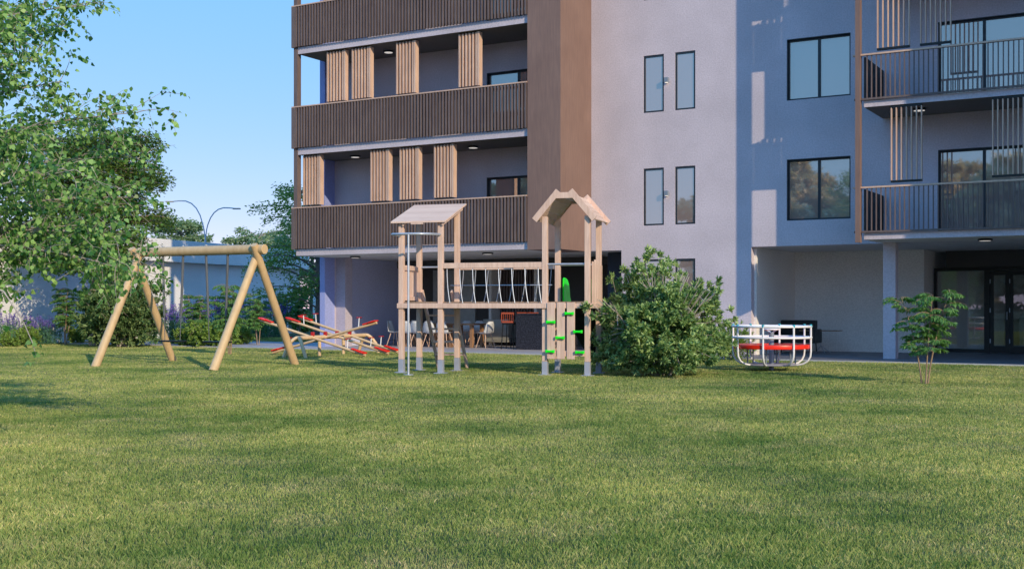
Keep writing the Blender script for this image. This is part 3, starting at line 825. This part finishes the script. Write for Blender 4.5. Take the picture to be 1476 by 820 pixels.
for (l, r, pv) in pl:
    k = (pv-738)/F; d = A1-A0; t_ = (k*A0.y-A0.x)/(d.x-k*d.y); c = A0 + d*t_ + up*(ZB+.10)
    def hit(p):   # plank lies in the vertical plane through c along nr
        kk = (p[0]-738)/F; t2 = (kk*c.y-c.x)/(nr.x-kk*nr.y); y = c.y+nr.y*t2
        return Vector((c.x+nr.x*t2, y, HC+(H0-p[1])/F*y))
    a, b = hit(l), hit(r); dr = (b-a).normalized()
    a.z = max(a.z, .06); b.z = max(b.z, .06)
    p_ = se('plank', MB().tube([a, b], .036, 10), 'slog', smooth=True)
    se('pivot', MB().box(c.x-.05, c.x+.05, c.y-.05, c.y+.05, c.z-.07, c.z+.045), 'dred', p_, bevel=.02)
    for q, g_ in ((a, 1), (b, -1)):
        s0_ = q + dr*g_*.0 + up*.055; s1_ = q + dr*g_*.42 + up*.055
        m = MB(); L = (s1_-s0_); sx = nr.cross(up)
        m.bar(s0_, s0_ + L*.55, .20, .035).bar(s0_+L*.55, s1_, .13, .033)
        se('seat', m, 'red', p_, bevel=.014)
        h0 = q + dr*g_*.56 + up*.03; h1 = h0 + up*.24 + dr*g_*-.02
        se('handle_post', MB().tube([h0, h1], .014, 6), 'wpaint', p_, smooth=True)
        se('handle', MB().tube([h1 - ax*.13, h1 + ax*.13], .016, 6), 'dred', p_, smooth=True)

# ------------------------------------------------------------------ roundabout
RC = gnd(1112, 534); RC.z = 0
ra = thing('merry_go_round', 'white tubular merry-go-round with a red round bench on the lawn', 'merry-go-round', RC, 0)
def ro(name, mb, mat, parent=None, **k): return obj(name, mb, M[mat], parent or ra, **k)
def ring(r, z, n=48): return [(r*math.cos(2*PI*i/n), r*math.sin(2*PI*i/n), z) for i in range(n)]
R = .79
for i in range(8):
    a = 2*PI*i/8 + .36; c, s = math.cos(a), math.sin(a)
    prof_ = [(R, .93), (R, .40), (R-.01, .30), (R-.06, .21), (R-.15, .15), (R-.27, .125), (R-.40, .12)]
    u_ = ro('upright', MB().tube([(r*c, r*s, z) for r, z in prof_], .021, 8), 'wpaint', smooth=True)
    ro('clamp', MB().tube([(R*c, R*s, .885), (R*c, R*s, .945)], .026, 8), 'cyan', u_, smooth=True)
ro('top_rail', MB().tube(ring(R, .90), .023, 8, True), 'wpaint', smooth=True)
ro('middle_rail', MB().tube(ring(R, .68), .023, 8, True), 'wpaint', smooth=True)
sb = MB(); n = 48
for (r0, r1, z0, z1) in ((.30, R-.03, .455, .535),):
    i0 = len(sb.v)
    for r, z in ((r0, z0), (r1, z0), (r1+.01, (z0+z1)/2), (r1, z1), (r0, z1)):
        for j in range(n): sb.v.append((r*math.cos(2*PI*j/n), r*math.sin(2*PI*j/n), z))
    for k in range(5):
        for j in range(n): sb.f.append((i0+k*n+j, i0+k*n+(j+1) % n, i0+((k+1) % 5)*n+(j+1) % n, i0+((k+1) % 5)*n+j))
ro('bench', sb, 'red', smooth=True)
for i in range(6):
    a = 2*PI*i/6+.1; ro('bench_leg', MB().tube([(.5*math.cos(a), .5*math.sin(a), .13), (.5*math.cos(a), .5*math.sin(a), .465)], .016, 6), 'grey', smooth=True)
ro('platform', MB().lathe([(.0, .105), (.50, .105), (.52, .12), (.50, .14), (.0, .142)], n=32), 'shoe', smooth=True)
ro('centre_post', MB().tube([(0, 0, 0), (0, 0, .78)], .052, 16), 'grey', smooth=True)
hw = ro('handwheel', MB().tube(ring(.15, .84, 28), .017, 8, True), 'wpaint', smooth=True)
sp = MB()
for i in range(4): a = PI/2*i+.4; sp.tube([(0, 0, .76), (.145*math.cos(a), .145*math.sin(a), .835)], .011, 6)
ro('spokes', sp, 'wpaint', hw, smooth=True)

# ------------------------------------------------------------------ hall and recess furniture
def shell_chair(label, u, v, rz, proto=None, group='white shell chairs at the long table'):
    loc = B2W(u, v, .03)
    if proto: return dup(proto, loc, W60+rz, label, 1.0, group)
    t = thing('shell_chair', label, 'chair', loc, W60+rz, group)
    # moulded shell: seat curling into the back
    m = MB(); nu, nv = 9, 10; i0 = 0
    for i in range(nv):
        f = i/(nv-1)
        if f < .5: y = .22 - .44*f*2*.95; z = .44 - .02*math.sin(f*2*PI)
        else: g_ = (f-.5)*2; y = -.20 - .09*g_; z = .44 + .38*g_
        w = .235*(1-.25*abs(f-.5)*2) if f < .8 else .235*(1-.15)*math.cos((f-.8)/.2*1.0)
        for j in range(nu):
            a = (j/(nu-1)-.5)*2; m.v.append((a*w, y + (.07*a*a if f > .5 else 0), z + (.05*a*a if f <= .6 else 0)))
    for i in range(nv-1):
        for j in range(nu-1): m.f.append((i*nu+j, i*nu+j+1, (i+1)*nu+j+1, (i+1)*nu+j))
    s = obj('shell', m, M['shell'], t, True); md = s.modifiers.new('thick', 'SOLIDIFY'); md.thickness = .012
    for x in (-1, 1):
        for y in (-1, 1): obj('leg', MB().tube([(x*.12, y*.10, .43), (x*.22, y*.21, 0)], [.016, .010], 6), M['cream'], t, True)
    obj('bracing', MB().tube([(-.18, -.17, .2), (.18, .17, .2)], .005, 4).tube([(-.18, .17, .2), (.18, -.17, .2)], .005, 4), M['black'], t)
    return t
def hall_at(px, V): return uof(px, V)
def long_table(u0, u1, v, label):
    c = B2W((u0+u1)/2, v, .03); h = (u1-u0)/2
    t = thing('dining_table', label, 'table', c, W60, 'long wooden tables in the open hall')
    obj('tabletop', MB().box(-h, h, -.42, .42, .70, .745), M['table'], t, bevel=.004)
    for x in (-1, 1):
        for y in (-1, 1): obj('leg', MB().box(x*(h-.15)-.05, x*(h-.15)+.05, y*.3-.05, y*.3+.05, 0, .70), M['table'], t, bevel=.004)
    return t
ta = long_table(hall_at(584, 31.3), hall_at(640, 31.3), 31.35, 'long wooden table at the left of the hall beside the blue-shaded wall')
tb_ = long_table(hall_at(650, 31.3), hall_at(692, 31.3), 31.35, 'wooden table with orange sunlit legs in front of the slatted panel')
ch = shell_chair('white shell chair at the left table end against the blue-shaded wall', hall_at(570, 31.0), 31.0, -1.45)
for lab, px, v, rz in (('white shell chair just right of the leftmost one, near side of the left table', 589, 30.75, .1),
        ('white shell chair near side of the left table behind the fire pole', 604, 30.75, -.1),
        ('white shell chair in front of the left table seen behind the ladder', 622, 30.75, .05),
        ('white shell chair seen between the front post and ladder rail', 641, 30.8, 0),
        ('white shell chair behind the left table near the blue-shaded wall', 592, 32.0, PI),
        ('white shell chair behind the left table in its middle', 614, 32.0, PI+.1),
        ('white shell chair behind the left table near its right end', 632, 32.0, PI-.1),
        ('white shell chair on the far side of the right table, left one', 668, 32.0, PI),
        ('white shell chair on the far side of the right table, right one', 686, 32.0, PI),
        ('sunlit white shell chair at the right end of the tables facing left', 700, 31.1, 1.35)):
    shell_chair(lab, hall_at(px, v), v, rz, ch)
# bar counter and stools
bc = thing('bar_counter', 'dark speckled granite bar counter at the front of the hall', 'counter', B2W(-17.45, 30.45, .03), W60)
obj('counter_body', MB().box(0, 1.75, 0, .6, 0, 1.03), M['granite'], bc, bevel=.004)
obj('countertop', MB().box(-.01, 1.78, -.02, .64, 1.034, 1.07), M['granite'], bc, bevel=.004)
def stool(label, u, v, rz, proto=None):
    loc = B2W(u, v, .03)
    if proto: return dup(proto, loc, W60+rz, label, 1.0, 'red backed bar stools')
    t = thing('bar_stool', label, 'stool', loc, W60+rz, 'red backed bar stools')
    obj('seat', MB().box(-.19, .19, -.19, .19, .74, .78), M['black'], t, bevel=.01)
    b = MB().box(-.2, .2, -.205, -.18, 1.05, 1.10).box(-.2, -.18, -.205, -.18, .78, 1.05).box(.18, .2, -.205, -.18, .78, 1.05).box(-.2, .2, -.205, -.18, .79, .84)
    for i in range(5): x = -.13+i*.065; b.box(x-.006, x+.006, -.198, -.188, .84, 1.05)
    obj('backrest', b, M['copper'], t)
    for x in (-1, 1):
        for y in (-1, 1): obj('leg', MB().tube([(x*.16, y*.16, .74), (x*.2, y*.2, 0)], .016, 6), M['black'], t, True)
    obj('footrest', MB().tube([(-.18, .18, .28), (.18, .18, .28)], .012, 6).tube([(-.18, -.18, .4), (.18, -.18, .4)], .012, 6), M['black'], t, True)
    return t
s1 = stool('red backed bar stool standing left of the granite counter', uof(735, 30.7), 30.7, .15)
stool('red backed bar stool behind the left half of the granite counter', uof(749, 31.4), 31.4, PI, s1)
stool('red backed bar stool behind the right half of the granite counter', uof(763, 31.4), 31.4, PI, s1)
cb = thing('storage_cabinet', 'pale grey cabinet on short legs below the slatted panel', 'cabinet', B2W(uof(701, 33.2), 33.0, .03), W60)
obj('body', MB().box(0, .95, 0, .5, .12, .86), M['steelbox'], cb, bevel=.004)
obj('door', MB().box(.36, .90, -.02, -.001, .18, .66), M['steelbox'], cb, bevel=.004)
for x in (.08, .87): obj('leg', MB().box(x-.02, x+.02, .05, .1, 0, .12), M['black'], cb)
# recess: black settee and small table
st_ = thing('settee', 'black settee with a high back in the recess behind the merry-go-round', 'seat', B2W(uof(1146, 31.9), 31.9, .03), W60)
obj('backrest', MB().box(-.5, .5, .30, .45, .35, .90), M['black'], st_, bevel=.03)
obj('seat', MB().box(-.5, .5, -.35, .30, .30, .48), M['black'], st_, bevel=.03)
for x in (-.56, .56): obj('armrest', MB().box(x-.07, x+.07, -.35, .42, .28, .66), M['black'], st_, bevel=.03)
for x in (-.5, .5):
    for y in (-.28, .35): obj('leg', MB().tube([(x*.95, y, .28), (x, y, 0)], .018, 6), M['black'], st_)
tt_ = thing('side_table', 'small table with a thin brown top on wire legs right of the black settee', 'table', B2W(uof(1183, 32.4), 32.4, .03), W60)
obj('tabletop', MB().box(-.52, .52, -.3, .3, .60, .622), M['table'], tt_, bevel=.003)
lg = MB().tube([(0, 0, .2), (0, 0, .6)], .012, 6)
for a in (0.3, 2.4, 4.5, 5.4): lg.tube([(0, 0, .2), (.28*math.cos(a), .28*math.sin(a), 0)], .009, 5)
obj('pedestal', lg, M['steel'], tt_, True)

# ------------------------------------------------------------------ street lamp
sl_ = thing('street_lamp', 'tall double-armed street lamp rising behind the white wall', 'street lamp', Vector(((296-738)/F*72, 72, 0)), 0)
obj('pole', MB().tube([(0, 0, 0), (0, 0, 5.4)], [.09, .06], 10), M['steel'], sl_, True)
for sg, ex, ey, mx in ((-1, -2.15, 7.75, -.9), (1, 1.95, 7.32, .5)):
    pts = [Vector((0, 0, 5.4)), Vector((sg*.08, 0, 6.0))] + bez(Vector((sg*.15, 0, 6.3)), Vector((sg*.5, 0, ey+.15)), Vector((ex*.75, 0, ey)), 6) + [Vector((ex, 0, ey-.05))]
    a_ = obj('arm', MB().tube(pts, .035, 8), M['steel'], sl_, True)
    obj('lamp_head', MB().box(ex-.28, ex+.2, -.1, .1, ey-.09, ey-.01), M['plate'], a_, bevel=.03)

# ------------------------------------------------------------------ plants
bush('round_shrub', 'large bushy evergreen shrub between the right tower and the merry-go-round', gnd(950, 541), 1.55, 2.35, 2700, 40, .10, seed=21, twigs=30, shape='lance', zc=.43, holes=22)
bush('round_shrub', 'dark round evergreen shrub behind the left legs of the swing set', gnd(178, 500), 1.58, 2.5, 1700, 34, .14, 'leafK', seed=22, twigs=18, shape='lance')
random.seed(31)
sapling('sapling', 'three-stemmed feathery sapling on the lawn in front of the entrance', gnd(1333, 553), 1.72, 57, fr=66, rotz=-.25, spread=.42)
GS = 'feathery saplings in the flower bed'
sap = sapling('sapling', 'pale-stemmed sapling in front of the white wall left of the dark round shrub', gnd(94, 497), 2.0, 52, GS, fr=84, spread=.45)
for px, py, h, lab in ((283, 499, 1.75, 'leafy sapling behind the swing seats, left of the next taller one'), (332, 511, 1.95, 'tallest leafy sapling with bare crossed stems left of the right swing frame'),
        (372, 498, 1.8, 'bushy sapling framed by the right legs of the swing set'), (409, 484, 2.0, 'small dark sapling above the leftmost seesaw seats'), (432, 483, 2.3, 'tall dark sapling at the right end of the white wall')):
    q = gnd(px, py); dup(sap, q, random.uniform(0, 6), lab, h/2.0, GS)
GL = 'purple flowering clumps along the white wall'
lav = lavender('lavender', 'purple-flowered clump at the left picture edge in the bed', gnd(8, 498), 1.15, 1.2, 61, GL)
for px, py, k, lab in ((28, 497.5, .72, 'second purple-flowered clump from the left edge of the bed'), (52, 496.5, .8, 'purple-flowered clump left of the pale-stemmed sapling'),
        (68, 496, .85, 'tall purple-flowered clump directly beside the pale-stemmed sapling'), (246, 496, 1.2, 'purple-flowered clump just right of the dark round shrub'),
        (262, 496, 1.2, 'purple-flowered clump below the striped sunlight on the wall'), (308, 492, 1.4, 'tall purple-flowered clump between the two swings'),
        (323, 491, 1.4, 'purple-flowered clump behind the right swing'), (356, 487, 1.4, 'purple-flowered clump inside the right swing frame'),
        (384, 485, 1.35, 'purple-flowered clump left of the leftmost seesaw seat')):
    dup(lav, gnd(px, py), random.uniform(0, 6), lab, k, GL)
lavender('lavender', 'magenta-flowered clump right of the purple clumps under the raised seesaw ends', gnd(398, 483), 1.5, 1.1, 62, GL, 'magenta')
GB = 'low light green shrubs in the bed'
low = bush('low_shrub', 'low light green shrub under the left swing seat', gnd(292, 500), .62, .85, 330, 11, .10, 'leafE', 71, GB, 10, 'oval', 'shrub')
for px, py, k, lab in ((318, 500, 1.05, 'low light green shrub between the two swing seats'), (268, 499, .75, 'low shrub right of the dark round shrub'), (345, 497, .9, 'low light green shrub behind the right swing seat'),
        (40, 498, .8, 'low olive shrub between purple clumps at the left'), (112, 495, .8, 'low green shrub behind the pale-stemmed sapling'), (392, 481, 1.0, 'low green shrub behind the leftmost seesaw plank'),
        (418, 480, 1.1, 'low green shrub behind the raised seesaw seats'), (440, 479, 1.1, 'low green shrub at the right end of the bed'), (372, 486, 1.0, 'low green shrub at the foot of the right swing frame'),
        (16, 500, .7, 'low shrub at the left picture edge')):
    dup(low, gnd(px, py), random.uniform(0, 6), lab, k, GB)
bush('low_shrub', 'small green shrub against the wall left of the merry-go-round', gnd(1058, 519), .62, .95, 420, 11, .09, 'leafE', 77, None, 10, 'narrow', 'shrub')

GT = 'trees around the lawn'
layered_tree('tree', 'dark layered tree standing behind the near birch branches at left', Vector(((138-738)/F*39.5, 39.5, 0)), 7.3, 2.5, 2.9, 110, 210, .12, 'leafB', GT, seed=81)
layered_tree('tree', 'dark green tree at the left corner of the apartment block', Vector(((458-738)/F*46, 46, 0)), 6.0, 2.75, 1.4, 54, 120, .13, 'leafE', GT, seed=82)
layered_tree('tree', 'pale green treetop showing above the white wall left of the street lamp', Vector(((262-738)/F*92, 92, 0)), 8.4, 3.0, 3.0, 50, 120, .26, 'leafG', GT, seed=83)
layered_tree('tree', 'pale green flat treetop above the wall near the right swing frame', Vector(((372-738)/F*95, 95, 0)), 7.4, 3.2, 3.0, 50, 110, .26, 'leafG', GT, seed=84)
layered_tree('tree', 'green tree seen in the gap between the wall end and the apartment block', Vector(((449-738)/F*70, 70, 0)), 6.5, 2.6, 1.0, 50, 130, .18, 'leafG', GT, seed=85)
bt = layered_tree('tree', 'broad tree beyond the lawn reflected in the apartment windows', Vector((-60, -26, 0)), 14, 7.0, 1.0, 80, 170, .75, 'leafH', 'trees reflected in the windows', seed=86)
for i, (x, y, k) in enumerate(((-72, -12, 1.05), (-50, -36, .95), (-41, -46, 1.1), (-32, -54, .9), (-80, 0, 1.1), (-66, -36, 1.2), (-55, -48, 1.15), (-84, -18, 1.2))):
    dup(bt, Vector((x, y, 0)), i*1.3, 'broad tree beyond the lawn reflected in the apartment windows', k, 'trees reflected in the windows')

# near broad-leaved tree whose branches reach in from the left
def near_tree():
    random.seed(91)
    base = Vector(((-250-738)/F*12.6, 12.6, 0))
    t = thing('birch_tree', 'near tree with heart-shaped leaves whose pale branches reach in from the left', 'tree', base, 0, None)
    tr = [base + Vector((.25*math.sin(z*.8), .15*math.sin(z*1.1), z)) for z in np.linspace(0, 7.2, 12)]
    obj('trunk', MB().tube([p-base for p in tr], [.17*(1-.8*i/11)+.02 for i in range(12)], 12), M['lbark'], t, True)
    def trunk_at(z): k = min(10, int(z/7.2*11)); return tr[k].lerp(tr[k+1], z/7.2*11-k)
    lim = [(125, 8, 12.0, 3.9, .3), (95, 45, 12.6, 3.7, .3), (60, 85, 11.8, 3.2, .3), (90, 118, 12.9, 3.1, .2), (200, 162, 12.6, 2.7, .45), (140, 172, 13.2, 2.6, .3),
           (206, 228, 13.4, 2.3, .5), (205, 285, 12.6, 2.0, .5), (182, 345, 12.2, 1.9, .5), (168, 385, 12.0, 1.8, .6), (172, 380, 12.8, 1.9, .6), (110, 325, 12.3, 1.8, .3), (214, 398, 12.4, 2.0, .6),
           (60, 262, 13.2, 2.3, .3), (35, 190, 12.0, 2.8, .2), (110, 245, 11.6, 2.1, .3), (40, 20, 13.0, 4.1, .2), (10, 60, 12.0, 3.6, .2),
           (150, 300, 13.4, 2.0, .4), (10, 310, 12.4, 1.9, .2), (70, 215, 12.2, 2.4, .3), (-10, 430, 12.2, 1.3, .3), (130, 372, 12.6, 1.9, .5)]
    P, D = [], []; limb = MB(); tw = MB()
    def add_leaves(a, b, step=.045, j=.035):
        L = (b-a).length; n = max(2, int(L/step)); d = (b-a).normalized()
        for i in range(n):
            p = a.lerp(b, (i+random.random())/n) + rnd(j)
            P.append(p); D.append(d*.5 + rnd(.7) + Vector((0, 0, -.75)))
    def branch(s, e_, r, sag, lv, dens):
        m = (s+e_)/2 + Vector((0, 0, sag)) + rnd(.05); n = 10
        pts = bez(s, m, e_, n)
        (limb if lv == 0 else tw).tube([p-base for p in pts], [r*(1-.8*k/(n-1)) for k in range(n)], 7 if lv == 0 else 4)
        return pts
    for (px, py, Y, z0, sag) in lim:
        s = trunk_at(z0); e_ = at(px, py, Y); pts = branch(s, e_, .022, sag*.6, 0, 1)
        L = (e_-s).length
        for k in range(3, 10):
            reps = 6
            for _ in range(reps):
                p = pts[k-1].lerp(pts[k], random.random()); d = (pts[k]-pts[k-1]).normalized()
                q = p + (d*.6 + rnd(.55) + Vector((0, 0, .1))).normalized()*random.uniform(.2, .55)
                qs = branch(p, q, .005, .05, 1, 1)
                add_leaves(qs[3], qs[-1], .034)
                for _ in range(2):
                    a = qs[random.randint(4, 8)]; b = a + (d*.4 + rnd(.6) + Vector((0, 0, -.25))).normalized()*random.uniform(.1, .26)
                    tw.tube([a-base, b-base], .0022, 3, cap=False); add_leaves(a, b, .03, .02)
        add_leaves(pts[7], pts[9], .025, .05)
    # hanging sprig low on the left
    s = at(-60, 395, 10.6); pts = [s, at(5, 420, 10.6), at(32, 460, 10.6), at(46, 492, 10.6), at(52, 512, 10.6)]
    limb.tube([p-base for p in [trunk_at(2.2), at(-150, 380, 11.2)] + pts], [.02, .016, .012, .008, .005, .004, .002], 6)
    for i in range(16):
        p = at(48, 503, 10.6) + Vector((random.gauss(0, .045), random.gauss(0, .05), random.gauss(0, .06))); P.append(p); D.append(rnd(.8)+Vector((0, 0, -.6)))
    for px, py in ((8, 468), (36, 462), (20, 480), (2, 425)):
        for _ in range(3): P.append(at(px, py, 10.6)+rnd(.02)); D.append(rnd(.6)+Vector((0, 0, -.8)))
    # rest of the crown, outside the frame
    for i in range(46):
        z0 = random.uniform(5.2, 7.0); a = random.uniform(.5, 5.9); d = Vector((math.cos(a), math.sin(a), random.uniform(0, .5)))
        s = trunk_at(z0); e_ = s + d*random.uniform(1.2, 2.6)*(1.25-z0/9)
        if (e_.x-.0)/e_.y > -.42 and e_.y > 2: continue
        pts = branch(s, e_, .02, .2, 0, 1)
        for k in range(3, 10):
            for _ in range(2):
                p = pts[k]; q = p + (rnd(.6)+d*.4).normalized()*random.uniform(.3, .6)
                tw.tube([p-base, q-base], .003, 3, cap=False); add_leaves(p, q, .06, .06)
    obj('limbs', limb, M['lbark'], t, True); obj('twigs', tw, M['lbark'], t, True)
    Pn = np.array([tuple(p) for p in P]); Dn = np.array([tuple(d) for d in D])
    leaves('leaves', Pn, Dn, .056, M['leafA'], t, 'birch', .25, off=tuple(base), fold=.18)
near_tree()

# ------------------------------------------------------------------ light, sky, camera
S = Vector((.508, -.862, 0)).normalized(); EL = math.radians(22.9)
sdir = Vector((S.x*math.cos(EL), S.y*math.cos(EL), math.sin(EL)))
sun = bpy.data.lights.new('sun', 'SUN'); sun.energy = 3.4; sun.angle = math.radians(.5); sun.color = (1.0, .82, .54)
so = bpy.data.objects.new('sun', sun); C.objects.link(so); so.rotation_euler = sdir.to_track_quat('Z', 'Y').to_euler()
wd = bpy.data.worlds.new('World'); scene.world = wd; wd.use_nodes = True
nt = wd.node_tree; bg = nt.nodes['Background']
sky = nt.nodes.new('ShaderNodeTexSky'); sky.sky_type = 'NISHITA'; sky.sun_disc = False
sky.sun_elevation = EL; sky.sun_rotation = math.atan2(S.x, S.y)
sky.air_density = 1.0; sky.dust_density = 0; sky.ozone_density = 5; sky.altitude = 2000
ml = nt.nodes.new('ShaderNodeVectorMath'); ml.operation = 'MULTIPLY_ADD'
ml.inputs[1].default_value = (.94, .34, .067); ml.inputs[2].default_value = (.38, 2.82, 6.4)
nt.links.new(sky.outputs[0], ml.inputs[0]); nt.links.new(ml.outputs[0], bg.inputs[0]); bg.inputs[1].default_value = .15
cam = bpy.data.cameras.new('camera'); co = bpy.data.objects.new('camera', cam); C.objects.link(co)
co.location = (0, 0, HC); co.rotation_euler = (PI/2, 0, 0)
cam.sensor_width = 36; cam.lens = F/1476*36; cam.shift_y = (H0-410)/1476; cam.clip_end = 2000; cam.clip_start = .05
scene.camera = co
vs = scene.view_settings; vs.view_transform = 'Standard'; vs.look = 'None'; vs.gamma = 1; vs.exposure = 0.1
vs.use_curve_mapping = False
scene.cycles.max_bounces = 10; scene.cycles.diffuse_bounces = 6; scene.cycles.transparent_max_bounces = 12
